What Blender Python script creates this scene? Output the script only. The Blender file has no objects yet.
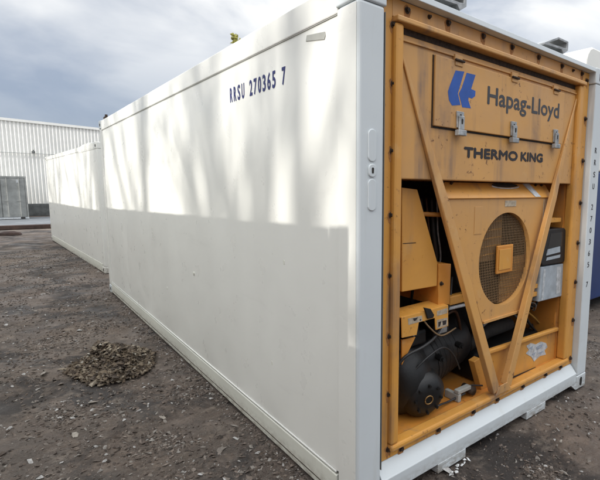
import bpy, math, random
from mathutils import Vector, Matrix
rnd = random.Random(7)
R = math.radians
scene = bpy.context.scene
C = scene.collection

# ---------------------------------------------------------------- camera
cam_d = bpy.data.cameras.new('camera')
cam = bpy.data.objects.new('camera', cam_d)
C.objects.link(cam)
scene.camera = cam
CP = Vector((-1.22863, -1.61554, 1.66116))
YAW, PIT, ROL = 0.72603, -0.12226, 0.01183
FW = Vector((math.sin(YAW)*math.cos(PIT), math.cos(YAW)*math.cos(PIT), math.sin(PIT)))
RT0 = Vector((math.cos(YAW), -math.sin(YAW), 0))
UP0 = RT0.cross(FW)
RT = RT0*math.cos(ROL) + UP0*math.sin(ROL)
UP = -RT0*math.sin(ROL) + UP0*math.cos(ROL)
cam.matrix_world = Matrix(((RT.x, UP.x, -FW.x, CP.x), (RT.y, UP.y, -FW.y, CP.y), (RT.z, UP.z, -FW.z, CP.z), (0, 0, 0, 1)))
cam_d.sensor_width = 36
cam_d.lens = 444.6076/600*36
cam_d.shift_x = -91.784/600
cam_d.shift_y = 2.205/600
cam_d.clip_start = 0.05
cam_d.clip_end = 1500

def at(u, v, y):
    """a measured point of the front face, at depth y behind the frame's front plane"""
    d = FW + RT*((u-391.784)/444.6076) - UP*((v-242.205)/444.6076)
    t = (y-CP.y)/d.y
    p = CP + d*t
    return (p.x, p.z)

# ---------------------------------------------------------------- world
SUN_EL, SUN_AZ = 24.0, 5.0        # azimuth: degrees from -X towards -Y
to_sun = Vector((-math.cos(R(SUN_EL))*math.cos(R(SUN_AZ)), -math.cos(R(SUN_EL))*math.sin(R(SUN_AZ)), math.sin(R(SUN_EL))))
world = bpy.data.worlds.new('World')
scene.world = world
world.use_nodes = True
nt = world.node_tree
nt.nodes.clear()
def N(t, ty, **kw):
    n = t.nodes.new(ty)
    for k, v in kw.items(): setattr(n, k, v)
    return n
out = N(nt, 'ShaderNodeOutputWorld')
sky = N(nt, 'ShaderNodeTexSky', sky_type='NISHITA')
sky.sun_disc = False
sky.sun_elevation = R(SUN_EL)
sky.sun_rotation = math.atan2(to_sun.x, to_sun.y)
sky.dust_density = 1.5
bg1 = N(nt, 'ShaderNodeBackground'); bg1.inputs['Strength'].default_value = 0.12
nt.links.new(sky.outputs[0], bg1.inputs['Color'])
tc = N(nt, 'ShaderNodeTexCoord')
mp = N(nt, 'ShaderNodeMapping'); mp.inputs['Scale'].default_value = (1.0, 1.0, 2.2); mp.inputs['Location'].default_value = (0.35, 0.1, 0.2)
nz = N(nt, 'ShaderNodeTexNoise'); nz.inputs['Scale'].default_value = 2.6; nz.inputs['Detail'].default_value = 6; nz.inputs['Roughness'].default_value = 0.5; nz.inputs['Distortion'].default_value = 0.3
rp = N(nt, 'ShaderNodeValToRGB'); rp.color_ramp.elements[0].position = 0.40; rp.color_ramp.elements[1].position = 0.60; rp.color_ramp.elements[0].color = (0.36, 0.36, 0.36, 1)
sep = N(nt, 'ShaderNodeSeparateXYZ')
el = N(nt, 'ShaderNodeMapRange'); el.inputs[1].default_value = 0.02; el.inputs[2].default_value = 0.34; el.inputs[3].default_value = 0.0; el.inputs[4].default_value = 1.0
ml = N(nt, 'ShaderNodeMath', operation='MULTIPLY')
ad = N(nt, 'ShaderNodeMath', operation='MULTIPLY_ADD'); ad.inputs[1].default_value = 0.10; ad.inputs[2].default_value = 0.86; ad.use_clamp = True
cr = N(nt, 'ShaderNodeValToRGB')
cr.color_ramp.elements[0].position = 0.0; cr.color_ramp.elements[0].color = (0.13, 0.168, 0.25, 1)
cr.color_ramp.elements[1].position = 1.0; cr.color_ramp.elements[1].color = (0.66, 0.66, 0.65, 1)
e_ = cr.color_ramp.elements.new(0.45); e_.color = (0.34, 0.365, 0.41, 1)
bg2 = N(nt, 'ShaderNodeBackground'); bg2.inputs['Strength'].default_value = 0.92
mx = N(nt, 'ShaderNodeMixShader')
L_ = nt.links.new
L_(tc.outputs['Generated'], mp.inputs[0]); L_(mp.outputs[0], nz.inputs['Vector']); L_(nz.outputs[0], rp.inputs[0])
L_(tc.outputs['Generated'], sep.inputs[0]); L_(sep.outputs['Z'], el.inputs[0])
L_(rp.outputs[0], ml.inputs[0]); L_(el.outputs[0], ml.inputs[1])
L_(ml.outputs[0], cr.inputs[0]); L_(cr.outputs[0], bg2.inputs['Color'])
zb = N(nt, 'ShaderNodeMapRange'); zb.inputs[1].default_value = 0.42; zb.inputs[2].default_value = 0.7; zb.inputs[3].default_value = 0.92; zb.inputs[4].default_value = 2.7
L_(sep.outputs['Z'], zb.inputs[0]); L_(zb.outputs[0], bg2.inputs['Strength'])      # sky above the view brightened to add skylight on the shaded sides
L_(ml.outputs[0], ad.inputs[0])
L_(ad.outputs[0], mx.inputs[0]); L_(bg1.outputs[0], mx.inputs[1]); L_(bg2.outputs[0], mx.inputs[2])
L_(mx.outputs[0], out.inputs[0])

sd = bpy.data.lights.new('sun', 'SUN')
sd.energy = 2.9; sd.angle = R(0.55); sd.color = (1.0, 0.965, 0.91)
so = bpy.data.objects.new('sun', sd); C.objects.link(so)
so.rotation_euler = (-to_sun).to_track_quat('-Z', 'Y').to_euler()
so.location = (-10, -2, 12)

scene.view_settings.view_transform = 'Standard'
scene.view_settings.look = 'None'
scene.view_settings.gamma = 1
scene.view_settings.exposure = 0.9
scene.view_settings.use_curve_mapping = False

# ---------------------------------------------------------------- mesh builder
class MB:
    def __init__(s): s.v = []; s.f = []
    def add(s, vs, fs):
        o = len(s.v); s.v += [tuple(p) for p in vs]; s.f += [tuple(i+o for i in f) for f in fs]; return s
    def box(s, x0, x1, y0, y1, z0, z1):
        return s.add([(x0,y0,z0),(x1,y0,z0),(x1,y1,z0),(x0,y1,z0),(x0,y0,z1),(x1,y0,z1),(x1,y1,z1),(x0,y1,z1)],
                     [(0,3,2,1),(4,5,6,7),(0,1,5,4),(1,2,6,5),(2,3,7,6),(3,0,4,7)])
    def prism(s, pts, a, b, axis='y'):
        """polygon pts in the plane normal to axis, extruded a..b"""
        n = len(pts)
        def P(p, t): return {'y': (p[0], t, p[1]), 'x': (t, p[0], p[1]), 'z': (p[0], p[1], t)}[axis]
        return s.add([P(p, a) for p in pts]+[P(p, b) for p in pts],
                     [tuple(range(n)), tuple(range(2*n-1, n-1, -1))]+[(i, n+i, n+(i+1) % n, (i+1) % n) for i in range(n)])
    def loft(s, rings, cap=True, closed=True):
        n = len(rings[0]); o = len(s.v)
        for r in rings: s.v += [tuple(p) for p in r]
        for k in range(len(rings)-1):
            for i in range(n if closed else n-1):
                j = (i+1) % n
                s.f.append((o+k*n+i, o+k*n+j, o+(k+1)*n+j, o+(k+1)*n+i))
        if cap:
            s.f.append(tuple(o+i for i in range(n-1, -1, -1))); s.f.append(tuple(o+(len(rings)-1)*n+i for i in range(n)))
        return s
    def tube(s, pts, r, n=10):
        pts = [Vector(p) for p in pts]; rings = []
        rr = r if isinstance(r, (list, tuple)) else [r]*len(pts)
        up = Vector((0.13, 0.21, 0.97))
        for i, p in enumerate(pts):
            d = (pts[min(i+1, len(pts)-1)]-pts[max(i-1, 0)]).normalized()
            a = d.cross(up)
            if a.length < 0.1: a = d.cross(Vector((1, 0, 0)))
            a.normalize(); b = d.cross(a)
            rings.append([p+(a*math.cos(t*2*math.pi/n)+b*math.sin(t*2*math.pi/n))*rr[i] for t in range(n)])
        return s.loft(rings)
    def bar(s, p0, p1, w, t, nrm=(0, 1, 0)):
        """flat bar between two points: width w across, thickness t along nrm"""
        p0 = Vector(p0); p1 = Vector(p1); d = (p1-p0).normalized(); n_ = Vector(nrm).normalized()
        a = d.cross(n_).normalized()*(w/2); b = n_*(t/2)
        return s.loft([[p-a-b, p+a-b, p+a+b, p-a+b] for p in (p0, p1)])
def tag(o, label=None, cat=None, group=None, kind=None):
    if label: o['label'] = label
    if cat: o['category'] = cat
    if group: o['group'] = group
    if kind: o['kind'] = kind
    return o
def build(name, mb, mat, parent=None, bevel=0, smooth=False, seg=2):
    me = bpy.data.meshes.new(name)
    me.from_pydata(mb.v, [], mb.f); me.validate()
    import bmesh
    bm = bmesh.new(); bm.from_mesh(me); bmesh.ops.recalc_face_normals(bm, faces=bm.faces); bm.to_mesh(me); bm.free()
    for m in (mat if isinstance(mat, list) else [mat]): me.materials.append(m)
    o = bpy.data.objects.new(name, me); C.objects.link(o)
    if parent: o.parent = parent
    if smooth:
        for p in me.polygons: p.use_smooth = True
    if bevel:
        b = o.modifiers.new('bevel', 'BEVEL'); b.width = bevel; b.segments = seg; b.limit_method = 'ANGLE'; b.angle_limit = R(40)
        b.harden_normals = False
    return o
def empty(name, loc=(0,0,0), rz=0, **k):
    o = bpy.data.objects.new(name, None); C.objects.link(o); o.location = loc; o.rotation_euler = (0, 0, rz)
    o.empty_display_size = 0.3
    return tag(o, **k)
def children(o): return [c for c in bpy.data.objects if c.parent == o]
def copy_tree(o, parent=None):
    c = o.copy(); C.objects.link(c); c.parent = parent
    for ch in children(o): copy_tree(ch, c)
    return c
def text_obj(name, s, mat, parent, origin, right, up, width, height, thick=0.0012, bold=0.0, em=0.0):
    """lettering: baseline-left at origin, fitted to width x cap height, as real mesh"""
    cu = bpy.data.curves.new('t', 'FONT'); cu.body = s; cu.offset = bold; cu.size = 1; cu.resolution_u = 3; cu.extrude = 0.01
    o = bpy.data.objects.new('t', cu); C.objects.link(o)
    bpy.context.view_layer.update()
    me = bpy.data.meshes.new_from_object(o.evaluated_get(bpy.context.evaluated_depsgraph_get()))
    bpy.data.objects.remove(o)
    xs = [v.co.x for v in me.vertices]; x0, x1 = min(xs), max(xs); cap = 0.729
    rt, u_ = Vector(right).normalized(), Vector(up).normalized(); n_ = rt.cross(u_)
    og = Vector(origin)
    for v in me.vertices:
        c = v.co
        v.co = og + rt*((c.x-x0)/(x1-x0)*width) + u_*(c.y/cap*height) + n_*((c.z+0.01)/0.02*thick)
    if em:
        vs = [tuple(v.co) for v in me.vertices]; fs = [tuple(p.vertices) for p in me.polygons]; n0 = len(vs)
        allv = []; allf = []
        for q, (dx, dz) in enumerate(((0, 0), (em, 0), (em/2, em/2), (em/2, -em/2))):
            allf += [tuple(i+q*n0 for i in f) for f in fs]
            allv += [tuple(Vector(v)+rt*dx+u_*dz+n_*(0.00013*q)) for v in vs]
        me = bpy.data.meshes.new(name); me.from_pydata(allv, [], allf)
    me.materials.clear(); me.materials.append(mat)
    ob = bpy.data.objects.new(name, me); C.objects.link(ob); ob.parent = parent
    return ob

# ---------------------------------------------------------------- materials
def mat_new(name):
    m = bpy.data.materials.new(name); m.use_nodes = True
    return m, m.node_tree, m.node_tree.nodes['Principled BSDF']
def lk(t, a, b): t.links.new(a, b)
def noise(t, scale, detail=4, rough=0.55, vec=None, stretch=None, dist=0.0, loc=(0,0,0)):
    n = N(t, 'ShaderNodeTexNoise'); n.inputs['Scale'].default_value = scale; n.inputs['Detail'].default_value = detail
    n.inputs['Roughness'].default_value = rough; n.inputs['Distortion'].default_value = dist
    tc = N(t, 'ShaderNodeTexCoord'); mp = N(t, 'ShaderNodeMapping')
    lk(t, tc.outputs['Object'], mp.inputs[0]); lk(t, mp.outputs[0], n.inputs['Vector'])
    if stretch: mp.inputs['Scale'].default_value = stretch
    mp.inputs['Location'].default_value = loc
    return n.outputs[0]
def ramp(t, src, stops):
    r = N(t, 'ShaderNodeValToRGB'); e = r.color_ramp.elements
    while len(e) < len(stops): e.new(0.5)
    for k, (p, c) in enumerate(stops):
        e[k].position = p
        e[k].color = (c, c, c, 1) if isinstance(c, (int, float)) else (*c, 1)
    lk(t, src, r.inputs[0]); return r.outputs[0]
def mix(t, fac, a, b, blend='MIX'):
    m = N(t, 'ShaderNodeMix', data_type='RGBA', blend_type=blend)
    if isinstance(fac, (int, float)): m.inputs[0].default_value = fac
    else: lk(t, fac, m.inputs[0])
    for i, x in ((6, a), (7, b)):
        if isinstance(x, tuple): m.inputs[i].default_value = (*x, 1)
        else: lk(t, x, m.inputs[i])
    return m.outputs[2]
def bump(t, p, src, strength, dist=0.01, prev=None):
    b = N(t, 'ShaderNodeBump'); b.inputs['Strength'].default_value = strength; b.inputs['Distance'].default_value = dist
    lk(t, src, b.inputs['Height'])
    if prev: lk(t, prev, b.inputs['Normal'])
    lk(t, b.outputs[0], p.inputs['Normal']); return b.outputs[0]
def simple(name, col, rough=0.5, metal=0.0, var=0.12, scale=8, bmp=0.0, bscale=60):
    m, t, p = mat_new(name)
    c = mix(t, ramp(t, noise(t, scale), [(0.3, 0.0), (0.7, 1.0)]), tuple(x*(1-var) for x in col), tuple(min(1, x*(1+var)) for x in col))
    lk(t, c, p.inputs['Base Color'])
    p.inputs['Roughness'].default_value = rough; p.inputs['Metallic'].default_value = metal
    if bmp: bump(t, p, noise(t, bscale), bmp)
    return m
def white_paint(name, col=(0.76, 0.757, 0.705), rough=0.3, dirt=0.35, wave=0.35, grime_h=0.18):
    m, t, p = mat_new(name)
    base = mix(t, ramp(t, noise(t, 1.3, 5), [(0.35, 0.0), (0.65, 1.0)]), tuple(x*0.95 for x in col), col)
    streak = ramp(t, noise(t, 3.0, 6, 0.6, stretch=(5, 5, 0.5)), [(0.56, 0.0), (0.8, 1.0)])
    fac = N(t, 'ShaderNodeMath', operation='MULTIPLY'); lk(t, streak, fac.inputs[0]); fac.inputs[1].default_value = dirt*0.2
    base = mix(t, fac.outputs[0], base, (0.42, 0.40, 0.34))
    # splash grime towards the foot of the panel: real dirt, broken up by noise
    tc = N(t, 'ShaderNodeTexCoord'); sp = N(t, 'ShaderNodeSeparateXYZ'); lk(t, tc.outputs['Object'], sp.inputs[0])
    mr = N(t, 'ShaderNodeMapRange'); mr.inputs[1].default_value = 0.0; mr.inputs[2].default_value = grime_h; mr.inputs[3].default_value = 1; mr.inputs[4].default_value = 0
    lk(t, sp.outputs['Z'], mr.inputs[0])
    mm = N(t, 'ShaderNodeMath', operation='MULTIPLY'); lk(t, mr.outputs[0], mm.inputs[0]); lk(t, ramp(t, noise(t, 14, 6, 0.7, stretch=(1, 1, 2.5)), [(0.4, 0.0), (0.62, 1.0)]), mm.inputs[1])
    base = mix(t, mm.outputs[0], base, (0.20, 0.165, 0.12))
    # faint polished scuffs, long and low, as a swinging load leaves them
    sc = ramp(t, noise(t, 2.2, 7, 0.72, stretch=(1, 0.35, 2.2), loc=(4, 3, 2)), [(0.60, 0.0), (0.74, 0.22)])
    base = mix(t, sc, base, (0.50, 0.49, 0.45))
    lk(t, base, p.inputs['Base Color'])
    lk(t, ramp(t, noise(t, 5, 5), [(0.3, rough*0.8), (0.7, min(1, rough*1.5))]), p.inputs['Roughness'])
    b1 = bump(t, p, noise(t, 1.1, 2, 0.4, stretch=(1, 1, 0.6)), wave, 0.03)
    b2 = bump(t, p, noise(t, 7, 3), 0.08, 0.01, b1)
    return m
M = {}
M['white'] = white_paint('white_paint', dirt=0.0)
M['white_dirty'] = white_paint('white_paint_worn', dirt=0.9, wave=0.15, grime_h=0.4)
M['rail'] = white_paint('white_rail_paint', col=(0.68, 0.68, 0.60), rough=0.45, dirt=1.4, wave=0.1, grime_h=0.12)
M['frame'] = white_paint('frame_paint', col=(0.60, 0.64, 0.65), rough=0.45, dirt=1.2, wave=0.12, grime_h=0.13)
def orange(name, col, fade, rough=0.45, grime=0.5):
    m, t, p = mat_new(name)
    base = mix(t, ramp(t, noise(t, 1.7, 6, 0.65, dist=0.3), [(0.36, 0.0), (0.64, 1.0)]), col, fade)
    def mul(a, k):
        f = N(t, 'ShaderNodeMath', operation='MULTIPLY'); lk(t, a, f.inputs[0])
        if isinstance(k, float): f.inputs[1].default_value = k
        else: lk(t, k, f.inputs[1])
        return f.outputs[0]
    # broad sooty run marks, broken by a second noise
    run = mul(ramp(t, noise(t, 2.3, 4, 0.6, stretch=(3.2, 3.2, 0.28)), [(0.52, 0.0), (0.70, 1.0)]), ramp(t, noise(t, 1.9, 5, 0.6, loc=(5, 2, 1)), [(0.42, 0.0), (0.6, 1.0)]))
    base = mix(t, mul(run, grime), base, (0.20, 0.135, 0.10))
    # chipped and rusted spots
    rs = mul(ramp(t, noise(t, 26, 8, 0.7), [(0.60, 0.0), (0.64, 1.0)]), ramp(t, noise(t, 3.1, 4, 0.6, loc=(2, 7, 3)), [(0.48, 0.0), (0.62, 1.0)]))
    base = mix(t, mul(rs, grime), base, (0.13, 0.05, 0.02))
    hl = ramp(t, noise(t, 5.5, 7, 0.7, loc=(1, 1, 8)), [(0.58, 0.0), (0.75, 0.35)])
    base = mix(t, hl, base, (0.62, 0.43, 0.22))
    lk(t, base, p.inputs['Base Color'])
    lk(t, ramp(t, noise(t, 9, 5), [(0.3, rough*0.7), (0.7, min(1, rough*1.4))]), p.inputs['Roughness'])
    b1 = bump(t, p, noise(t, 2.5, 2), 0.2, 0.02)
    b2 = bump(t, p, rs, 0.4, 0.002, b1)
    bump(t, p, noise(t, 180, 3), 0.08, 0.002, b2)
    return m
M['orange'] = orange('orange_paint', (0.66, 0.32, 0.06), (0.57, 0.27, 0.06), 0.38, 0.8)
M['panel'] = orange('faded_orange_paint', (0.62, 0.325, 0.095), (0.54, 0.295, 0.11), 0.42, 0.9)
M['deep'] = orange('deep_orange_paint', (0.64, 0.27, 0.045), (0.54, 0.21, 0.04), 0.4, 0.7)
M['black'] = simple('black_enamel', (0.006, 0.006, 0.006), 0.5, 0, 0.4, 12, 0.1)
M['void'] = simple('void_black', (0.02, 0.017, 0.014), 0.8, 0, 0.4, 30)  # near black, paints in the darkness of the recess, holes and gaps
M['dull'] = simple('dull_grey_paint', (0.38, 0.38, 0.35), 0.6)
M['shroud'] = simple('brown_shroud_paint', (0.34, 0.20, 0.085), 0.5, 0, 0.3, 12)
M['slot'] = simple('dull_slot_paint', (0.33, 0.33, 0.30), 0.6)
M['copper'] = simple('grimy_copper', (0.07, 0.035, 0.02), 0.5, 0.5, 0.4, 20)
M['wire'] = simple('guard_wire', (0.26, 0.17, 0.09), 0.5, 0.2)
M['rust'] = simple('rusty_bolt', (0.045, 0.028, 0.018), 0.7, 0.3, 0.5, 60)
M['galv'] = simple('galvanised_steel', (0.36, 0.37, 0.37), 0.5, 0.4, 0.35, 25, 0.15)
M['greybox'] = simple('grey_painted_box', (0.34, 0.38, 0.41), 0.5, 0, 0.18, 14)
M['blue'] = simple('emblem_blue', (0.018, 0.085, 0.36), 0.45, 0, 0.15, 10)
M['navy'] = simple('navy_lettering', (0.012, 0.018, 0.11), 0.5)
M['ink'] = simple('black_lettering', (0.022, 0.018, 0.02), 0.55)
M['greyink'] = simple('grey_lettering', (0.05, 0.05, 0.055), 0.55)
M['paper'] = simple('sticker_paper', (0.45, 0.47, 0.48), 0.6, 0, 0.3, 30)
M['sticker'] = simple('worn_sticker', (0.40, 0.33, 0.24), 0.6, 0, 0.3, 40)
M['yellow'] = simple('yellow_cable', (0.42, 0.23, 0.05), 0.55)
M['rubber'] = simple('black_cable', (0.02, 0.02, 0.02), 0.5)
M['glass'] = simple('dark_screen', (0.015, 0.018, 0.02), 0.12)
M['seal'] = simple('panel_seal', (0.12, 0.12, 0.11), 0.7)
M['bronze'] = simple('brass_ring', (0.30, 0.18, 0.07), 0.4, 0.6)

# ground
def ground_mat():
    m, t, p = mat_new('muddy_yard')
    a = ramp(t, noise(t, 0.9, 8, 0.6, dist=0.4), [(0.33, (0.040, 0.028, 0.021)), (0.50, (0.088, 0.060, 0.043)), (0.70, (0.215, 0.148, 0.104))])
    b = ramp(t, noise(t, 7, 9, 0.75), [(0.38, (0.022, 0.017, 0.014)), (0.52, (0.082, 0.059, 0.045)), (0.68, (0.25, 0.19, 0.145))])
    c = mix(t, 0.55, a, b)
    fine = ramp(t, noise(t, 55, 8, 0.75), [(0.42, 0.0), (0.66, 1.0)])
    f = N(t, 'ShaderNodeMath', operation='MULTIPLY'); lk(t, fine, f.inputs[0]); f.inputs[1].default_value = 0.5
    c = mix(t, f.outputs[0], c, (0.17, 0.15, 0.13))
    # lighter dusty far yard: patchy, real pale silt
    silt = ramp(t, noise(t, 0.23, 6, 0.6, loc=(3, 1, 0)), [(0.42, 0.0), (0.62, 0.55)])
    c = mix(t, silt, c, (0.165, 0.13, 0.10))
    damp = ramp(t, noise(t, 1.15, 7, 0.68, loc=(9, 4, 0), dist=0.7), [(0.49, 0.0), (0.58, 0.85)])
    c = mix(t, damp, c, (0.024, 0.020, 0.018))
    pale = ramp(t, noise(t, 3.4, 8, 0.75, loc=(2, 8, 0), dist=0.4), [(0.55, 0.0), (0.66, 0.7)])
    c = mix(t, pale, c, (0.24, 0.195, 0.155))
    sp = ramp(t, noise(t, 95, 2, 0.5), [(0.70, 0.0), (0.74, 0.9)])
    c = mix(t, sp, c, (0.33, 0.31, 0.27))
    lk(t, c, p.inputs['Base Color'])
    lk(t, ramp(t, noise(t, 2.2, 6), [(0.35, 0.5), (0.6, 0.95)]), p.inputs['Roughness'])
    b1 = bump(t, p, noise(t, 5, 8, 0.65), 0.7, 0.05)
    b2 = bump(t, p, noise(t, 38, 8, 0.75), 0.9, 0.015, b1)
    bump(t, p, noise(t, 150, 4, 0.7), 0.6, 0.005, b2)
    return m
M['ground'] = ground_mat()
def island_mat(name, stops, rough=0.8):
    m, t, p = mat_new(name)
    g = N(t, 'ShaderNodeNewGeometry')
    c = ramp(t, g.outputs['Random Per Island'], stops)
    c = mix(t, ramp(t, noise(t, 60, 5), [(0.3, 0.0), (0.7, 0.5)]), c, (0.07, 0.055, 0.045))
    lk(t, c, p.inputs['Base Color']); p.inputs['Roughness'].default_value = rough
    return m
M['chips'] = island_mat('gravel_chips', [(0.0, (0.035, 0.028, 0.022)), (0.45, (0.095, 0.070, 0.054)), (0.75, (0.19, 0.15, 0.12)), (0.93, (0.27, 0.25, 0.22)), (0.97, (0.46, 0.45, 0.43))])
M['heap'] = island_mat('heap_flakes', [(0.0, (0.026, 0.017, 0.010)), (0.4, (0.085, 0.058, 0.034)), (0.75, (0.17, 0.125, 0.078)), (0.96, (0.30, 0.25, 0.18)), (1.0, (0.5, 0.48, 0.42))])

# ---------------------------------------------------------------- generic container pieces
def casting(mb, x0, y0, z0, sx, sy, top):
    """corner fitting block, 178 x 162 x 118, from the given outer corner inwards"""
    x1 = x0+sx*0.162; y1 = y0+sy*0.178; z1 = z0-0.118 if top else z0+0.118
    mb.box(min(x0, x1), max(x0, x1), min(y0, y1), max(y0, y1), min(z0, z1), max(z0, z1))
def oval(cx, cz, w, h, n=16):
    pts = []
    r = min(w, h)/2
    for k in range(n):
        a = 2*math.pi*k/n
        x = math.cos(a)*r; z = math.sin(a)*r
        if h > w: z += (h-w)/2*(1 if math.sin(a) >= 0 else -1)
        else: x += (w-h)/2*(1 if math.cos(a) >= 0 else -1)
        pts.append((cx+x, cz+z))
    return pts

W, H, LEN = 2.438, 2.591, 6.40
# ================================================================ main reefer container
main = empty('refrigerated_container', (0, 0, 0),
             label='nearest white refrigerated container with orange cooling machinery in its open end', cat='shipping container')
# long side facing the camera (x = 0 plane, recessed panel a few mm behind the posts)
sm = MB()
# side panel split in slightly uneven sheet so it is not optically flat
ny, nz_ = 64, 26
vs = []; fs = []
for j in range(nz_+1):
    for i in range(ny+1):
        y = 0.165+(LEN-0.33)*i/ny; z = 0.185+(2.445-0.185)*j/nz_
        e = min(i, ny-i, j, nz_-j)
        k_ = min(1, max(0, (2.16-z)/0.25)); d = 0 if e == 0 else k_*(0.0036*math.sin(y*5.1+1.3*math.sin(z*1.7))+0.0026*math.sin(y*11.3+z*2.1)+0.0012*math.sin(z*6+y))
        vs.append((0.008+d, y, z))
for j in range(nz_):
    for i in range(ny):
        a = j*(ny+1)+i; fs.append((a, a+1, a+ny+2, a+ny+1))
sm.add(vs, fs)
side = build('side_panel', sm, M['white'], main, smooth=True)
b = MB(); b.box(0.06, W-0.06, 0.75, LEN-0.06, 0.16, 2.57); build('insulated_body', b, M['white'], main)
b = MB(); b.box(0.0, 0.055, 0.165, LEN-0.165, 2.449, 2.583); build('top_rail', b, M['white'], main, bevel=0.006)
b = MB(); b.box(0.003, 0.012, 0.17, LEN-0.165, 2.4445, 2.448); build('panel_seam', b, M['dull'], main)
b = MB(); b.box(W-0.055, W, 0.165, LEN-0.165, 2.449, 2.583); build('top_rail', b, M['white'], main, bevel=0.006)
b = MB(); b.box(W-0.055, W-0.01, 0.165, LEN-0.165, 0.165, 2.447); build('side_panel', b, M['white'], main)
# bottom rail with folded lip and weld ridge
b = MB(); b.prism([(0.004, 0.163), (0.0, 0.16), (0.0, 0.02), (0.012, 0.012), (0.07, 0.012), (0.07, 0.163)], 0.182, LEN-0.18, 'y')
build('bottom_rail', b, M['rail'], main, bevel=0.003)
b = MB(); b.tube([(0.006, 0.19, 0.178), (0.006, LEN-0.19, 0.178)], 0.0065, 6); build('weld_ridge', b, M['white'], main, smooth=True)
b = MB(); b.prism([(W-0.07, 0.163), (W, 0.163), (W, 0.012), (W-0.07, 0.012)], 0.182, LEN-0.18, 'y'); build('bottom_rail', b, M['rail'], main)
b = MB(); b.box(-0.0015, 0.002, 0.3, LEN-0.3, 0.052, 0.057); build('rail_groove', b, M['rust'], main)
# roof
b = MB(); b.box(0.057, W-0.057, 0.1, LEN-0.1, 2.555, 2.578); build('roof', b, M['white_dirty'], main)
# floor and back
b = MB(); b.box(0.072, W-0.072, 0.75, LEN-0.1, 0.10, 0.158); build('floor_structure', b, M['void'], main)
b = MB()
b.box(0.15, W-0.15, LEN-0.05, LEN-0.01, 0.15, 2.5); build('rear_doors', b, M['white'], main)
# corner posts
def post(x0, x1, y0, y1, mat, bev=0.012):
    b = MB(); b.box(x0, x1, y0, y1, 0.12, H-0.12); return build('corner_post', b, mat, main, bevel=bev, seg=3)
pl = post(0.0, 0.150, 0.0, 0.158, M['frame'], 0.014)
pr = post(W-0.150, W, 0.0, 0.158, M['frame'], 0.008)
post(0.0, 0.15, LEN-0.158, LEN, M['white']); post(W-0.15, W, LEN-0.158, LEN, M['white'])
# the long-side face of the near post carries the side's own bright white skin
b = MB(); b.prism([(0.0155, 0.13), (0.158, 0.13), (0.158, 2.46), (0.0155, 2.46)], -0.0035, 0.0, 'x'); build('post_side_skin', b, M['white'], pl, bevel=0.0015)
# castings with oblong holes
for (x0, y0, sx, sy) in ((0, 0, 1, 1), (W, 0, -1, 1), (0, LEN, 1, -1), (W, LEN, -1, -1)):
    for top in (0, 1):
        b = MB(); ex = -0.003*sx; ey = -0.003*sy
        casting(b, x0+ex, y0+ey, H if top else 0.0, sx, sy, top)
        co = build('corner_casting', b, M['frame'], main, bevel=0.008, seg=3)
        zc = H-0.062 if top else 0.060
        h = MB()
        xf = x0+sx*0.085
        h.prism(oval(xf, zc, 0.042, 0.075), y0+ey-0.0012 if sy > 0 else y0+ey+0.0012, y0+sy*0.03, 'y')
        build('casting_hole', h, M['void'], co); h = MB()
        yf = y0+sy*0.09
        h.prism(oval(yf, zc, 0.075, 0.042), x0+ex-0.0012 if sx > 0 else x0+ex+0.0012, x0+sx*0.03, 'x')
        build('casting_hole', h, M['void'], co)
# header and sill
b = MB(); b.prism([(0.0, 2.556), (0.056, 2.556), (0.10, 2.560), (0.10, 2.588), (0.004, 2.588)], 0.163, W-0.163, 'x')
build('header', b, M['frame'], main, bevel=0.003)
b = MB()
prof = lambda zb: [(0.0, zb), (0.0, 0.146), (0.006, 0.152), (0.058, 0.214), (0.10, 0.214), (0.10, zb)]
b.prism(prof(0.062), 0.163, W-0.163, 'x')
sill = build('sill', b, M['frame'], main, bevel=0.003)
for (xa, xb) in ((0.585, 0.838), (1.527, 1.787)):
    c_ = MB(); c_.prism([(xa, 0.0645), (xa, 0.006), (xb, 0.006), (xb, 0.0645)], -0.002, 0.09, 'y'); build('pocket_block', c_, M['frame'], sill, bevel=0.003)
# gussets between sill and castings
for s, x0 in ((1, 0.159), (-1, W-0.159)):
    c_ = MB(); c_.prism([(x0, 0.001), (x0, 0.0615), (x0+s*0.085, 0.0615)], 0.001, 0.09, 'y'); build('gusset', c_, M['frame'], sill)
# lock recess shapes on the near post
for (z0, z1) in ((1.778, 1.925), (1.552, 1.700)):
    c_ = MB(); c_.prism(oval(0.077, (z0+z1)/2, 0.05, z1-z0, 24), -0.006, 0.001, 'y'); build('pressed_recess', c_, M['frame'], pl, bevel=0.005, seg=3)
c_ = MB(); c_.prism(oval(0.077, 1.738, 0.046, 0.062, 20), -0.008, 0.001, 'y'); lr = build('lock_boss', c_, M['frame'], pl, bevel=0.004)
c_ = MB(); c_.prism(oval(0.077, 1.738, 0.013, 0.028, 12), -0.0092, -0.004, 'y'); build('keyhole', c_, M['void'], pl)
c_ = MB(); c_.box(0.1502, 0.153, 0.0, 0.054, 0.22, 2.45); build('post_edge_seal', c_, M['seal'], pl)
# far post lettering, one character above the other
st = ['R', 'R', 'S', 'U', None, '2', '7', '0', '3', '6', '5', None, '7']
zz = 1.95
for ch in st:
    if ch:
        text_obj('post_lettering', ch, M['ink'], pr, (2.340, -0.001, zz), (1, 0, 0), (0, 0, 1), 0.030, 0.046, bold=0.0)
        zz -= 0.094
    else: zz -= 0.07
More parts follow.
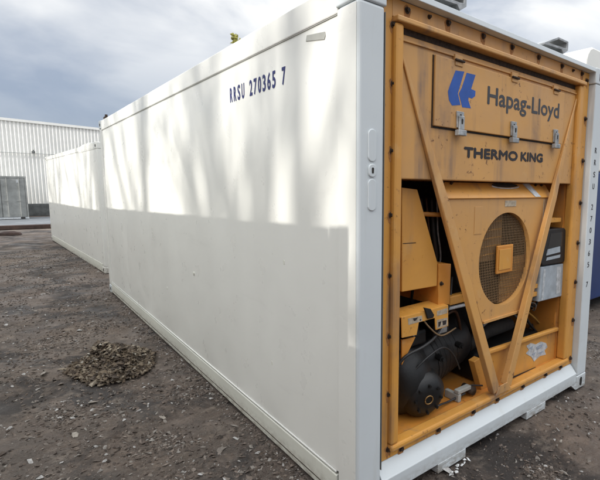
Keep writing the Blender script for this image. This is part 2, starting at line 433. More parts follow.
# side number
for y_, ch_ in ((1.445,'R'),(1.382,'R'),(1.318,'S'),(1.254,'U'),(1.135,'2'),(1.073,'7'),(1.013,'0'),(0.952,'3'),(0.890,'6'),(0.828,'5'),(0.712,'7')):
    text_obj('container_number', ch_, M['navy'], main, (0.0075, y_, 2.222), (0, -1, 0), (0, 0, 1), 0.038, 0.094, bold=0.01, thick=0.001, em=0.0045)
# pressed vent slot and plate outlines near the corner
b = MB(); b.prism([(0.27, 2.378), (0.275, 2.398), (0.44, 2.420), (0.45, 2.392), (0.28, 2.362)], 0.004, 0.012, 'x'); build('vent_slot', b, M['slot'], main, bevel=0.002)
for (yy, z_) in ((2.36, 0.9), (0.72, 1.22), (3.2, 0.62), (0.9, 0.55)):
    b = MB(); b.prism(oval(yy, z_, 0.022, 0.03, 12), 0.002, 0.0125, 'x'); build('paint_chip', b, M['rail'], main, bevel=0.002)

# ---- refrigeration machinery in the recessed end -----------------------------------------
F0 = 0.054
X0, X1, Z0, Z1 = 0.153, W-0.153, 0.218, 2.553
# flange ring (four mitred strips butted), bolts on it
def strip(x0, x1, z0, z1, name, y0=F0, y1=0.075, mat='orange', bev=0.002):
    b = MB(); b.box(x0, x1, y0, y1, z0, z1); return build(name, b, M[mat], main, bevel=bev)
strip(X0, 0.240, Z0, Z1, 'flange')
strip(2.180, X1, Z0, Z1, 'flange')
strip(0.241, 2.179, 2.470, Z1, 'flange', mat='panel')
strip(0.241, 2.179, Z0, 0.262, 'flange')
# raised tubular frame inside the flange
def rbar(pts, r, name, mat='orange'):
    b = MB(); b.tube(pts, r, 14); return build(name, b, M[mat], main, smooth=True)
strip(0.241, 0.296, 0.300, 2.440, 'frame_stile', 0.026, 0.10, bev=0.014)
strip(2.100, 2.168, 0.300, 2.440, 'frame_stile', 0.030, 0.10, bev=0.012)
strip(0.241, 2.168, 0.263, 0.299, 'frame_rail', 0.022, 0.10, bev=0.012)
# drip lip across the top: light upper fold, dark groove beneath
strip(0.241, 2.168, 2.441, 2.468, 'drip_lip', 0.012, 0.09, 'panel', 0.006)
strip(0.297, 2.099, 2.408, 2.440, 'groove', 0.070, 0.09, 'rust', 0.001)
# upper panel
b = MB(); b.box(0.297, 2.099, 0.062, 0.60, 1.705, 2.407); up = build('upper_panel', b, M['panel'], main, bevel=0.006)
b = MB(); b.box(0.301, 2.095, 0.052, 0.0615, 2.372, 2.381); build('panel_fold', b, M['panel'], up, bevel=0.002)
# recess walls
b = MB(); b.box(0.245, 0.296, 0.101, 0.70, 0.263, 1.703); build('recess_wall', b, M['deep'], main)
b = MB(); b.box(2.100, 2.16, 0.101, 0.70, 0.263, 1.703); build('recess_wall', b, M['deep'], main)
b = MB(); b.box(0.297, 2.099, 0.62, 0.70, 0.263, 1.703); build('recess_back', b, M['void'], main)
b = MB(); b.box(0.297, 2.099, 0.101, 0.615, 0.264, 0.290); build('tray', b, M['deep'], main, bevel=0.003)
# bolts
def bolt(x, z, y=F0, r=0.0115, mat='rust', name='bolt', par=main):
    b = MB(); b.prism([(x+r*1.5*math.cos(a*math.pi/6), z+r*1.5*math.sin(a*math.pi/6)) for a in range(12)], y-0.004, y, 'y')
    b.prism([(x+r*math.cos(a*math.pi/3+0.3), z+r*math.sin(a*math.pi/3+0.3)) for a in range(6)], y-0.016, y-0.004, 'y')
    o = build(name, b, M[mat], par, bevel=0.002)
    if name == 'bolt' and par is main:
        rb = random.Random(int(x*1000+z*777)); pts = []
        for a in range(14):
            an = a*2*math.pi/14; rr = r*(1.7+0.9*rb.random()); dz = -r*rb.uniform(1.0, 3.2) if 9 <= a <= 12 else 0
            pts.append((x+rr*math.cos(an), z+rr*math.sin(an)+dz))
        q = MB(); q.prism(pts, y-0.0008, y-0.0001, 'y'); build('rust_stain', q, M['stain'], o)
    return o
M['stain'] = simple('weeping_rust', (0.34, 0.15, 0.045), 0.8, 0, 0.4, 60)
for u, v in [(393,25),(393,84),(392,151),(391,215),(390.5,275.5),(389.7,336),(389,394),(388,449), (407,10.5),(448,23),(483,36),(512,46),(538.5,54),(562,62),(582,69),
             (586.5,81),(585,119),(582.5,161),(580,203),(577.5,243),(575,282),(572.6,320),(570,358), (401,450),(438,431),(473,412),(497,400.5),(522.4,388),(545,377),(560,369)]:
    x, z = at(u, v, F0)
    x = min(max(x, X0+0.02), X1-0.02); z = min(max(z, Z0+0.02), Z1-0.022)
    bolt(x, z)
for u, v in [(429,17),(573,66)]:
    x, z = at(u, v, F0); bolt(x, min(z, 2.53), r=0.008, name='rivet')
# access hatch with hinges, latches and writing
HX0, HX1, HZ0, HZ1 = 0.538, 1.902, 1.990, 2.352
b = MB(); b.box(HX0, HX1, 0.046, 0.0615, HZ0, HZ1); hatch = build('access_hatch', b, M['panel'], main, bevel=0.004)
b = MB(); b.box(HX0+0.004, HX1-0.004, 0.0585, 0.0617, HZ0-0.010, HZ0-0.0005); build('hatch_gap', b, M['void'], hatch)
b = MB(); b.box(HX0-0.008, HX0-0.0005, 0.0585, 0.0617, HZ0-0.010, HZ1); build('hatch_gap', b, M['rust'], hatch)
for xh in (0.722, 1.262, 1.775):
    b = MB(); b.box(xh-0.032, xh+0.032, 0.040, 0.0455, 2.325, 2.352); b.box(xh-0.032, xh+0.032, 0.044, 0.0615, 2.3525, 2.385)
    hg = build('hinge', b, M['panel'], hatch, bevel=0.003)
    b = MB(); b.tube([(xh-0.036, 0.036, 2.3525), (xh+0.036, 0.036, 2.3525)], 0.007, 8); build('hinge_pin', b, M['rust'], hg, smooth=True)
for xh, dz in ((0.738, 0.0), (1.262, 0.0), (1.790, 0.0)):
    b = MB()
    b.prism([(xh-0.030, 2.085), (xh+0.030, 2.085), (xh+0.024, 1.995), (xh-0.024, 1.995)], 0.034, 0.0455, 'y')
    la = build('latch', b, M['galv'], hatch, bevel=0.003)
    b = MB(); b.box(xh-0.022, xh+0.022, 0.022, 0.0335, 1.985, 2.060); b.box(xh-0.034, xh+0.034, 0.014, 0.0455, 1.952, 1.984)
    build('latch_lever', b, M['galv'], la, bevel=0.004)
    b = MB(); b.prism(oval(xh, 2.030, 0.016, 0.03, 10), 0.0212, 0.03, 'y'); b.prism(oval(xh, 2.064, 0.014, 0.014, 10), 0.0330, 0.036, 'y'); build('latch_hole', b, M['void'], la)
yH = 0.0450
def poly(uv, y): return [at(u, v, y) for u, v in uv]
b = MB()
b.prism(poly([(455.7,70.5),(464.4,71.6),(459.7,87.2),(457.9,93.5),(460.6,105),(452,105.5),(449,100),(448,91.5),(450.5,84)], yH), yH, 0.0459, 'y')
b.prism(poly([(466.8,72.8),(475.6,75),(471.2,89),(475.5,91),(475.2,96),(472,98.7),(468.7,97.3),(468.3,100),(470.9,108.3),(462.3,107.3),(458.9,93.6),(461.9,87.6)], yH), yH, 0.0459, 'y')
tag(build('company_emblem', b, M['blue'], hatch), 'blue two stroke emblem')
xa, za = at(487.2, 104.4, yH); xb, zb = at(558.5, 117.0, yH)
x2, z2 = at(557.8, 97.5, yH)
zc_ = (2.159)
text_obj('company_lettering', 'Hapag-Lloyd', M['greyink'], hatch, (xa, yH+0.001, 2.162), (1, 0, 0.008), (0, 0, 1), xb-xa, 0.105, bold=0.0, em=0.006)
xa, za = at(463.8, 157.6, 0.0605); xb, zb = at(541.9, 162, 0.0605)
text_obj('maker_lettering', 'THERMO', M['ink'], up, (xa, 0.0615, 1.842), (1, 0, 0.010), (0, 0, 1), (xb-xa)*0.635, 0.057, bold=0.0, em=0.0095)
text_obj('maker_lettering', 'KING', M['ink'], up, (xa+(xb-xa)*0.685, 0.0615, 1.849), (1, 0, 0.010), (0, 0, 1), (xb-xa)*0.315, 0.057, bold=0.0, em=0.0095)
# V braces
def brace(p0, p1, name):
    """tapering pressed brace: a shallow blade on the upper panel, a full channel over the opening"""
    b = MB(); p0 = Vector(p0); p1 = Vector(p1); d = (p1-p0).normalized(); a = Vector((-d.y, d.x))
    rings = []
    for t, w, yf in ((0, 0.014, 0.052), (0.14, 0.034, 0.046), (0.31, 0.059, 0.033), (0.36, 0.062, 0.027), (0.99, 0.066, 0.012)):
        p = p0+(p1-p0)*t
        rings.append([Vector((p.x-a.x*w/2, yf, p.y-a.y*w/2)), Vector((p.x+a.x*w/2, yf, p.y+a.y*w/2)), Vector((p.x+a.x*w/2, 0.061, p.y+a.y*w/2)), Vector((p.x-a.x*w/2, 0.061, p.y-a.y*w/2))])
    b.loft(rings); return build(name, b, M['panel'], main, bevel=0.008, seg=3)
brace((0.308, 2.31), (1.175, 0.310), 'diagonal_brace')
brace((2.100, 2.34), (1.292, 0.310), 'diagonal_brace')
b = MB(); b.prism([(1.15, 0.302), (1.325, 0.302), (1.28, 0.36), (1.19, 0.36)], 0.008, 0.0135, 'y'); build('brace_foot', b, M['panel'], main, bevel=0.003)
# condenser fan cover between the braces: slanting hood and panel with a round opening
cxF, czF, rF = 1.312, 1.192, 0.305
yP = 0.085
# outline of the panel
top = (0.70, 1.602), (1.845, 1.602)
bot = (1.075, 0.800), (1.555, 0.800)
outl = []
n = 64
def edge_pt(a):
    d = Vector((math.cos(a), math.sin(a)))
    best = 9
    P = [Vector(bot[0]), Vector(bot[1]), Vector(top[1]), Vector(top[0])]
    for i in range(4):
        A = P[i]; B = P[(i+1) % 4]; e = B-A
        den = d.x*e.y-d.y*e.x
        if abs(den) < 1e-9: continue
        q = A-Vector((cxF, czF))
        t = (q.x*e.y-q.y*e.x)/den; s_ = (q.x*d.y-q.y*d.x)/den
        if t > 0 and -1e-6 <= s_ <= 1+1e-6: best = min(best, t)
    return (cxF+d.x*best, czF+d.y*best)
angs = [2*math.pi*k/n for k in range(n)]
for P in (*bot, *top): angs.append(math.atan2(P[1]-czF, P[0]-cxF) % (2*math.pi))
angs = sorted(set(angs)); n = len(angs)
b = MB(); vs = []
for a in angs:
    o_ = edge_pt(a); i_ = (cxF+rF*0.97*math.cos(a), czF+rF*math.sin(a)*1.03)
    vs += [(o_[0], yP, o_[1]), (i_[0], yP, i_[1]), (o_[0], yP+0.02, o_[1]), (i_[0], yP+0.045, i_[1])]
fs = []
for k in range(n):
    j = (k+1) % n
    fs += [(4*k, 4*k+1, 4*j+1, 4*j), (4*k+1, 4*k+3, 4*j+3, 4*j+1), (4*k, 4*j, 4*j+2, 4*k+2), (4*k+2, 4*j+2, 4*j+3, 4*k+3)]
b.add(vs, fs)
fc = build('fan_cover', b, M['panel'], main)
b = MB()
b.add([(0.655, 0.150, 1.698), (1.875, 0.150, 1.698), (1.855, 0.074, 1.604), (0.690, 0.074, 1.604), (0.655, 0.150, 1.690), (1.875, 0.150, 1.690), (1.855, 0.084, 1.596), (0.690, 0.084, 1.596)],
      [(0, 1, 2, 3), (4, 7, 6, 5), (3, 2, 6, 7), (0, 3, 7, 4), (1, 5, 6, 2), (0, 4, 5, 1)])
build('slanted_hood', b, M['orange'], fc, bevel=0.002)
b = MB(); b.prism([(1.08, 0.806), (1.55, 0.806), (1.55, 0.79), (1.08, 0.79)], 0.075, 0.13, 'y'); build('cover_bottom_fold', b, M['panel'], fc)
for sx in (-1, 1):
    b = MB()
    if sx < 0: b.bar((0.708, 0.115, 1.595), (1.078, 0.115, 0.81), 0.012, 0.05)
    else: b.bar((1.840, 0.115, 1.595), (1.553, 0.115, 0.81), 0.012, 0.05)
    build('cover_side_fold', b, M['panel'], fc)
# grip hole in the hood with pale rim, sticker, bolts, embossed plates
def hood_pt(x, f): return (x, 0.150-0.076*f-0.002, 1.698-0.094*f+0.0015)
b = MB(); vs = []
for k in range(20):
    a = 2*math.pi*k/20; vs.append(hood_pt(1.34+0.15*math.cos(a), 0.14+0.16*math.sin(a)))
b.add(vs, [tuple(range(20))]); build('grip_hole', b, M['void'], fc)
b = MB(); b.tube([hood_pt(1.34+0.155*math.cos(a*math.pi/14+math.pi), 0.20+0.17*math.sin(a*math.pi/14)) for a in range(15)], 0.004, 6); build('grip_rim', b, M['paper'], fc, smooth=True)
b = MB(); b.add([hood_pt(1.565, 0.0), hood_pt(1.655, 0.0), hood_pt(1.70, 0.97), hood_pt(1.625, 0.97)], [(0, 1, 2, 3)]); tag(build('hood_sticker', b, M['paper'], fc), 'white strip sticker')
for xx in (0.71, 0.79, 1.72, 1.80):
    p = hood_pt(xx, 0.12); b = MB(); b.tube([p, (p[0], p[1]-0.012, p[2]+0.010)], 0.009, 8); build('bolt', b, M['rust'], fc)
b = MB(); b.box(0.955, 1.03, yP-0.0025, yP, 1.38, 1.55); build('embossed_plate', b, M['panel'], fc, bevel=0.001)
b = MB(); b.box(1.755, 1.765, yP-0.002, yP, 1.36, 1.59); b.box(1.78, 1.786, yP-0.002, yP, 1.36, 1.59); build('label_strip', b, M['sticker'], fc)
b = MB(); b.box(1.27, 1.40, yP-0.0025, yP, 1.545, 1.585); build('embossed_plate', b, M['sticker'], fc, bevel=0.001)
# perforated guard
b = MB(); pitch = 0.0178; ww = 0.0034
k = -17
while k <= 17:
    d = k*pitch
    if abs(d) < rF:
        h_ = math.sqrt(rF*rF-d*d)
        b.box(cxF+d-ww/2, cxF+d+ww/2, yP+0.030, yP+0.034, czF-h_, czF+h_)
        b.box(cxF-h_, cxF+h_, yP+0.0345, yP+0.038, czF+d-ww/2, czF+d+ww/2)
    k += 1
gd = build('fan_guard', b, M['wire'], fc)
b = MB(); b.box(cxF-0.092, cxF+0.092, yP+0.006, yP+0.022, czF-0.095, czF+0.095)
build('guard_centre_plate', b, M['deep'], gd, bevel=0.006)
b = MB(); b.box(cxF-0.075, cxF+0.06, yP+0.001, yP+0.0055, czF-0.07, czF+0.07); build('guard_plate_cover', b, M['orange'], gd, bevel=0.003)
# shroud plates with pressed ridges close behind the guard in the upper left and lower right
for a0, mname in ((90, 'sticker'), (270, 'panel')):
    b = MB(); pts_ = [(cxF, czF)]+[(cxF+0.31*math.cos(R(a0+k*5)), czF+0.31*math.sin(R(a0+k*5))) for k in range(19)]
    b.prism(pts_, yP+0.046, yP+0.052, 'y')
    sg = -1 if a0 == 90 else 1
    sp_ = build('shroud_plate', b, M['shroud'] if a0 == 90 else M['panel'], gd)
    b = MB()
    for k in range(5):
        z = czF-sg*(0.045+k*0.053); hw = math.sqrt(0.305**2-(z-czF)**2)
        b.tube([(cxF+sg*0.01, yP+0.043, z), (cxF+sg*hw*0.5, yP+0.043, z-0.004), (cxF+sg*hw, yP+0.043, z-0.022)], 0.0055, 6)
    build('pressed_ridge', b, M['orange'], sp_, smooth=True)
b = MB(); b.prism([(cxF+0.34*math.cos(a*math.pi/24), czF+0.34*math.sin(a*math.pi/24)) for a in range(48)], yP+0.16, yP+0.17, 'y'); build('fan_backing', b, M['void'], fc)
b = MB()
for k in range(5):
    a = k*2*math.pi/5+0.4
    pr_ = []
    for (rr, da, yy) in ((0.05, -0.3, 0.10), (0.28, -0.30, 0.13), (0.29, 0.22, 0.10), (0.05, 0.5, 0.08)):
        pr_.append((cxF+rr*math.cos(a+da), yP+yy, czF+rr*math.sin(a+da)))
    b.add(pr_+[(p[0], p[1]+0.004, p[2]) for p in pr_], [(0,1,2,3),(7,6,5,4),(0,4,5,1),(1,5,6,2),(2,6,7,3),(3,7,4,0)])
b.tube([(cxF, yP+0.07, czF), (cxF, yP+0.14, czF)], 0.055, 16)
build('condenser_fan', b, M['void'], fc)
# left compartment: air duct panel, void, block and cross tube
yD = 0.14
b = MB(); b.prism(poly([(402,187.5),(417.5,189.5),(437.5,262.5),(437,286),(402,292)], yD), yD, 0.56, 'y'); du = build('air_duct', b, M['orange'], main, bevel=0.004)
b = MB(); b.prism(poly([(403,243.2),(416,242.4),(416,243),(403,243.8)], yD-0.002), yD-0.002, yD+0.001, 'y'); build('duct_seam', b, M['rust'], du)
b = MB(); b.prism(poly([(438.2,264),(450.5,263.8),(449,304),(437.7,306)], yD), yD-0.005, 0.5, 'y'); bk = build('duct_bracket', b, M['deep'], main, bevel=0.003)
b = MB(); p = at(441, 283.5, yD-0.005); bolt(p[0], p[1], yD-0.005, 0.009, par=bk)
b = MB(); p0 = at(420, 214, .22); p1 = at(450, 216, .22); b.tube([(p0[0], 0.22, p0[1]), (p1[0]+0.1, 0.22, p1[1])], 0.014, 10); build('cross_tube', b, M['deep'], main, smooth=True)
b = MB()
p0 = at(449, 298, .16); p1 = at(470, 295, .16); b.box(p0[0], p1[0]+0.12, 0.15, 0.20, p1[1]-0.035, p1[1]+0.022); build('cross_rail', b, M['orange'], main, bevel=0.006)
b = MB()
p0 = at(449, 309, .16); p1 = at(470, 306, .16); b.tube([(p0[0], 0.17, p0[1]), (p1[0]+0.1, 0.17, p0[1]-0.005)], 0.012, 10); build('cross_tube', b, M['paper'], main, smooth=True)
# black pipework in the void
b = MB()
for (px, r_, c_) in ((0.62, 0.012, 0), (0.67, 0.016, 1), (0.735, 0.010, 2)):
    b.tube([(px, 0.36, 1.62), (px+0.02, 0.38, 1.3), (px+0.08, 0.34, 1.1), (px+0.10, 0.4, 0.75)], r_, 8)
build('pipework', b, M['rubber'], main, smooth=True)
b = MB(); b.tube([(0.66, 0.28, 1.25), (0.69, 0.27, 1.22), (0.72, 0.26, 1.225), (0.76, 0.26, 1.23)], 0.007, 7); b.tube([(0.60, 0.3, 1.30), (0.66, 0.28, 1.19), (0.75, 0.27, 1.17)], 0.005, 7); build('cable', b, M['galv'], main, smooth=True)
# compressor bracket with stickers
yB = 0.10
b = MB(); b.prism(poly([(401.5,317.5),(448.3,305),(448.3,326),(436,330),(435,318),(419,322.5),(416.7,335),(402,338)], yB), yB, yB+0.008, 'y')
# folded top shelf
x0_, z0_ = at(401.5, 317.5, yB); x1_, z1_ = at(448.3, 305, yB)
b.add([(x0_, yB+0.0085, z0_), (x1_, yB+0.0085, z1_), (x1_, 0.22, z1_+0.012), (x0_, 0.22, z0_+0.012), (x0_, yB+0.0085, z0_-0.008), (x1_, yB+0.0085, z1_-0.008), (x1_, 0.22, z1_+0.004), (x0_, 0.22, z0_+0.004)],
      [(0,1,2,3),(4,7,6,5),(0,4,5,1),(1,5,6,2),(2,6,7,3),(3,7,4,0)])
cb = build('compressor_bracket', b, M['orange'], main, bevel=0.002)
yS = yB-0.0012
for q in ([(408,318.7),(422,315.5),(422.5,321),(408.5,325)], [(437,311),(447.5,308),(447.5,313),(437,316)], [(437,320),(447.6,317.5),(447.6,325.5),(437,328.5)]):
    b = MB(); b.prism(poly(q, yS), yS, yB-0.0001, 'y'); sk = build('sticker', b, M['sticker'], cb)
yS = yB-0.0022
for q in ([(413,318.5),(418,317.4),(416,320.5),(414,321)], [(419.5,319.5),(421.5,319),(420.5,321)], [(438.5,322),(441.5,321.2),(440,326.4),(438.5,326.8)], [(442.5,321),(446.5,320),(446,324.3),(443,325.2)]):
    b = MB(); b.prism(poly(q, yS), yS, yB-0.0013, 'y'); build('sticker_mark', b, M['ink'], cb)
b = MB(); b.prism(poly([(424,307.5),(431,309),(434.5,315),(433.5,318),(428,319),(426,312)], yB-0.012), yB-0.012, yB-0.001, 'y'); build('clamp', b, M['black'], cb, bevel=0.003)
b = MB(); b.prism(poly([(402,340),(415.5,337),(402,365)], 0.13), 0.13, 0.14, 'y'); build('side_gusset', b, M['deep'], main)
# compressor: bell housing, barrel, valve head, sight glass, foot
comp = MB()
def ring(c, ax, r, n=28, sq=1.0):
    ax = Vector(ax).normalized(); a = ax.cross(Vector((0, 0, 1))).normalized(); b_ = a.cross(ax)
    return [Vector(c)+a*math.cos(t*2*math.pi/n)*r+b_*math.sin(t*2*math.pi/n)*r*sq for t in range(n)]
ax = Vector((0.96, 0.16, 0.13)).normalized()
c0 = Vector((0.50, 0.345, 0.515))
prof_ = [(-0.13, 0.05), (-0.12, 0.12), (-0.09, 0.195), (-0.04, 0.235), (0.03, 0.248), (0.12, 0.242), (0.14, 0.212), (0.17, 0.205), (0.20, 0.212), (0.60, 0.215), (0.66, 0.208), (0.70, 0.18), (0.72, 0.10)]
comp.loft([ring(c0+ax*s_, ax, r_) for s_, r_ in prof_])
cm = build('compressor', comp, M['black'], main, smooth=True)
b = MB(); c1 = Vector((0.585, 0.10, 0.435)); nn = Vector((-0.25, -0.95, -0.1)).normalized()
b.loft([ring(c1-nn*0.10, nn, 0.15), ring(c1-nn*0.03, nn, 0.14), ring(c1, nn, 0.11), ring(c1+nn*0.018, nn, 0.085), ring(c1+nn*0.022, nn, 0.05)]); build('end_cover', b, M['black'], cm, smooth=True)
b = MB(); c2 = c1+nn*0.025
b.tube([c2+v_ for v_ in [(Vector(r_)-c1) for r_ in ring(c1, nn, 0.026, 20)]+[Vector(ring(c1, nn, 0.026, 20)[0])-c1]], 0.004, 6); build('sight_glass', b, M['bronze'], cm, smooth=True)
for k in range(8):
    p = Vector(ring(c1, nn, 0.086, 8)[k]); b = MB(); b.tube([p+nn*0.008, p+nn*0.030], 0.009, 6); build('bolt', b, M['black'], cm)
b = MB(); b.box(0.40, 0.66, 0.18, 0.45, 0.73, 0.82); build('cylinder_head', b, M['black'], cm, bevel=0.018, seg=3)
b = MB(); b.box(0.45, 0.56, 0.145, 0.26, 0.80, 0.90); build('valve_block', b, M['black'], cm, bevel=0.012, seg=3)
b = MB(); b.tube([(0.50, 0.13, 0.845), (0.50, 0.155, 0.845)], 0.022, 12); build('valve_cap', b, M['galv'], cm)
b = MB(); b.tube([(0.475, 0.16, 0.75), (0.475, 0.185, 0.75)], 0.008, 8); build('bolt', b, M['galv'], cm)
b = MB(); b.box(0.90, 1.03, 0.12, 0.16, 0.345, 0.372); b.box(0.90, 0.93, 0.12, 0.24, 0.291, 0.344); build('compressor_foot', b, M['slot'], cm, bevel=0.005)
b = MB(); b.tube([(1.045, 0.11, 0.33), (1.045, 0.20, 0.33)], 0.028, 16); build('rubber_mount', b, M['rust'], cm, smooth=True)
b = MB(); b.tube([(0.56, 0.2, 0.86), (0.66, 0.24, 0.93), (0.82, 0.32, 0.90), (0.98, 0.4, 0.70), (1.1, 0.45, 0.6)], 0.020, 10); build('suction_hose', b, M['rubber'], cm, smooth=True)
def run(name, mat_, r_, pts, par=cm):
    pts = [Vector(p) for p in pts]; fine = []
    for i in range(len(pts)-1):
        for s_ in range(6):
            t = s_/6; a_ = pts[max(i-1, 0)]; p0 = pts[i]; p1 = pts[i+1]; p2 = pts[min(i+2, len(pts)-1)]
            fine.append(0.5*((2*p0)+(p1-a_)*t+(2*a_-5*p0+4*p1-p2)*t*t+(3*p0-a_-3*p1+p2)*t**3))
    fine.append(pts[-1]); b = MB(); b.tube(fine, r_, 8); return build(name, b, M[mat_], par, smooth=True)
run('discharge_pipe', 'copper', 0.011, [(0.78, 0.24, 0.74), (0.80, 0.20, 0.84), (0.92, 0.20, 0.88), (1.02, 0.24, 0.80), (1.10, 0.28, 0.66)])
run('oil_line', 'rubber', 0.006, [(0.50, 0.14, 0.60), (0.60, 0.11, 0.68), (0.74, 0.12, 0.70), (0.86, 0.14, 0.62), (0.94, 0.15, 0.50)])
run('cable', 'rubber', 0.009, [(0.36, 0.16, 0.62), (0.42, 0.12, 0.72), (0.56, 0.10, 0.76), (0.70, 0.13, 0.80), (0.84, 0.17, 0.94), (0.92, 0.22, 1.10)])
run('cable', 'rubber', 0.007, [(0.62, 0.16, 0.30), (0.72, 0.13, 0.33), (0.84, 0.15, 0.31), (0.98, 0.13, 0.33)])
run('cable', 'wire', 0.005, [(0.52, 0.12, 0.96), (0.60, 0.11, 0.86), (0.72, 0.12, 0.78), (0.90, 0.16, 0.78)])
for k_ in range(6):
    s_ = 0.24+0.045*k_; bb = MB(); bb.loft([ring(c0+ax*s_, ax, 0.216), ring(c0+ax*(s_+0.010), ax, 0.216)]) if k_ in (0, 5) else bb.loft([ring(c0+ax*s_, ax, 0.2145), ring(c0+ax*(s_+0.006), ax, 0.2145)])
    build('barrel_rib', bb, M['black'], cm)
for (xx_, zz_) in ((0.76, 0.62), (0.94, 0.66)):
    bb = MB(); bb.tube([(xx_, 0.18, zz_), (xx_-0.01, 0.13, zz_)], 0.020, 10); bb.tube([(xx_-0.01, 0.129, zz_), (xx_-0.012, 0.115, zz_)], 0.012, 6); build('service_port', bb, M['black'], cm)
bb = MB(); bb.box(0.70, 0.84, 0.16, 0.30, 0.752, 0.835); build('terminal_box', bb, M['black'], cm, bevel=0.010)
bb = MB(); bb.box(0.725, 0.815, 0.1585, 0.1598, 0.775, 0.815); build('data_plate', bb, M['galv'], cm)
for k_ in range(4):
    run('pipework', ('rubber', 'copper', 'rubber', 'galv')[k_], (0.012, 0.008, 0.016, 0.006)[k_], [(0.70+0.05*k_, 0.30, 1.60), (0.72+0.04*k_, 0.28, 1.40), (0.76+0.045*k_, 0.30, 1.20), (0.74+0.05*k_, 0.36, 1.02), (0.80+0.05*k_, 0.36, 0.86)], main)
for k_ in range(5):
    run('cable', ('rubber', 'wire', 'yellow', 'rubber', 'galv')[k_], (0.010, 0.005, 0.006, 0.008, 0.004)[k_], [(1.55+0.03*k_, 0.20+0.03*k_, 0.78), (1.66+0.05*k_, 0.18, 0.70+0.02*k_), (1.80+0.03*k_, 0.22, 0.82-0.03*k_), (1.92, 0.20+0.02*k_, 0.74+0.03*k_), (2.05, 0.25, 0.90)], main)
b = MB(); b.tube([(0.95, 0.16, 0.345), (1.05, 0.14, 0.36), (1.15, 0.12, 0.335)], 0.006, 7); build('cable', b, M['rubber'], main, smooth=True)
# upright behind the brace foot
b = MB(); b.prism(poly([(474,362),(480,358),(492,392),(482,392)], 0.14), 0.14, 0.19, 'y'); build('support_upright', b, M['orange'], main, bevel=0.003)
# lower right housing
yL = 0.115
b = MB(); b.prism(poly([(487,354),(567.5,326.5),(565.3,361.5),(493,392)], yL), yL, 0.145, 'y'); hs = build('control_housing', b, M['orange'], main, bevel=0.005)
xa, za = at(487, 352, 0.10); xb, zb = at(567.5, 324.5, 0.10)
xb = min(xb, 2.095)
b = MB(); b.bar((xa, 0.10, za), (xb, 0.10, zb), 0.030, 0.035); build('housing_top_edge', b, M['orange'], hs, bevel=0.008)
b = MB(); p0 = at(509, 379, yL-0.003); p1 = at(563, 356, yL-0.003); b.bar((p0[0], yL-0.004, p0[1]), (p1[0], yL-0.004, p1[1]), 0.010, 0.008); build('housing_seam', b, M['rust'], hs)
for (u, v) in ((512.5, 363.5), (511.5, 375.5)):
    p = at(u, v, yL); bolt(p[0], p[1], yL-0.002, 0.009, par=hs)
yS = yL-0.002
b = MB(); b.prism(poly([(526.5,346),(531,343),(536,344.5),(541,341.5),(546,343),(547.5,347),(544.5,350.5),(546,354.5),(540,356),(534,361.5),(531.5,357),(526,353.5),(529,350)], yS), yS, yL-0.0001, 'y')
tag(build('torn_sticker', b, M['paper'], hs), 'torn white sticker with blue grey print')
yS = yL-0.0032
M['faint'] = simple('faded_print', (0.30, 0.34, 0.40), 0.6, 0, 0.3, 60)
for q in ([(536,347),(543,343.5),(542,347),(537,350.5)], [(529,348),(533,346),(532,350)], [(538,353),(544,350.5),(541,354.5)], [(532,354),(535.5,352),(534,357)]):
    b = MB(); b.prism(poly(q, yS), yS, yL-0.0021, 'y'); build('sticker_mark', b, M['faint'], hs)
# things seen in the gaps at right: display unit, grey box, brackets, cables
yK = 0.072
b = MB(); b.prism(poly([(549,229.5),(564.5,228),(566,230),(564.8,260.5),(563.5,262.5),(543,265.6),(541.5,263.5),(547.5,230.5)], yK), yK, 0.26, 'y')
ds = build('display_unit', b, M['black'], main, bevel=0.006)
yS = yK-0.001
b = MB(); b.prism(poly([(551,233.5),(562.8,232),(562,246),(548,248.5)], yS), yS, yK-0.0001, 'y'); build('display_screen', b, M['glass'], ds)
b = MB(); b.prism(poly([(548,249.5),(560,246.5),(560,252),(546.5,255.5)], yS-0.004), yS-0.006, yK-0.0001, 'y'); b.prism(poly([(547,257.5),(560.5,254.5),(560,257.5),(546,260.8)], yS), yS, yK-0.0001, 'y'); build('keypad', b, M['greybox'], ds, bevel=0.001)
b = MB(); b.prism(poly([(541.5,267),(563.5,263.5),(562.2,296),(538.5,302)], yK+0.01), yK+0.01, 0.28, 'y'); gb = build('junction_box', b, M['greybox'], main, bevel=0.006)
yS = yK+0.008
b = MB(); b.prism(poly([(544,269.5),(546,269.2),(543.5,300),(541.5,300.5)], yS), yS, yK+0.0099, 'y'); build('box_lid_seam', b, M['paper'], gb)
b = MB(); b.prism(poly([(557,267),(561,266.4),(560,293),(556,294)], yS), yS, yK+0.0099, 'y'); build('box_label', b, M['paper'], gb)
for (u0, v0, u1, v1) in ((527, 289, 540, 284), (527, 297, 539, 292), (540, 222, 560, 219)):
    p0 = at(u0, v0, 0.11); p1 = at(u1, v1, 0.11); b = MB(); b.box(p0[0], p1[0], 0.10, 0.20, p1[1]-0.022, p1[1]+0.01); build('mounting_bracket', b, M['orange'], main, bevel=0.003)
rr_ = random.Random(3)
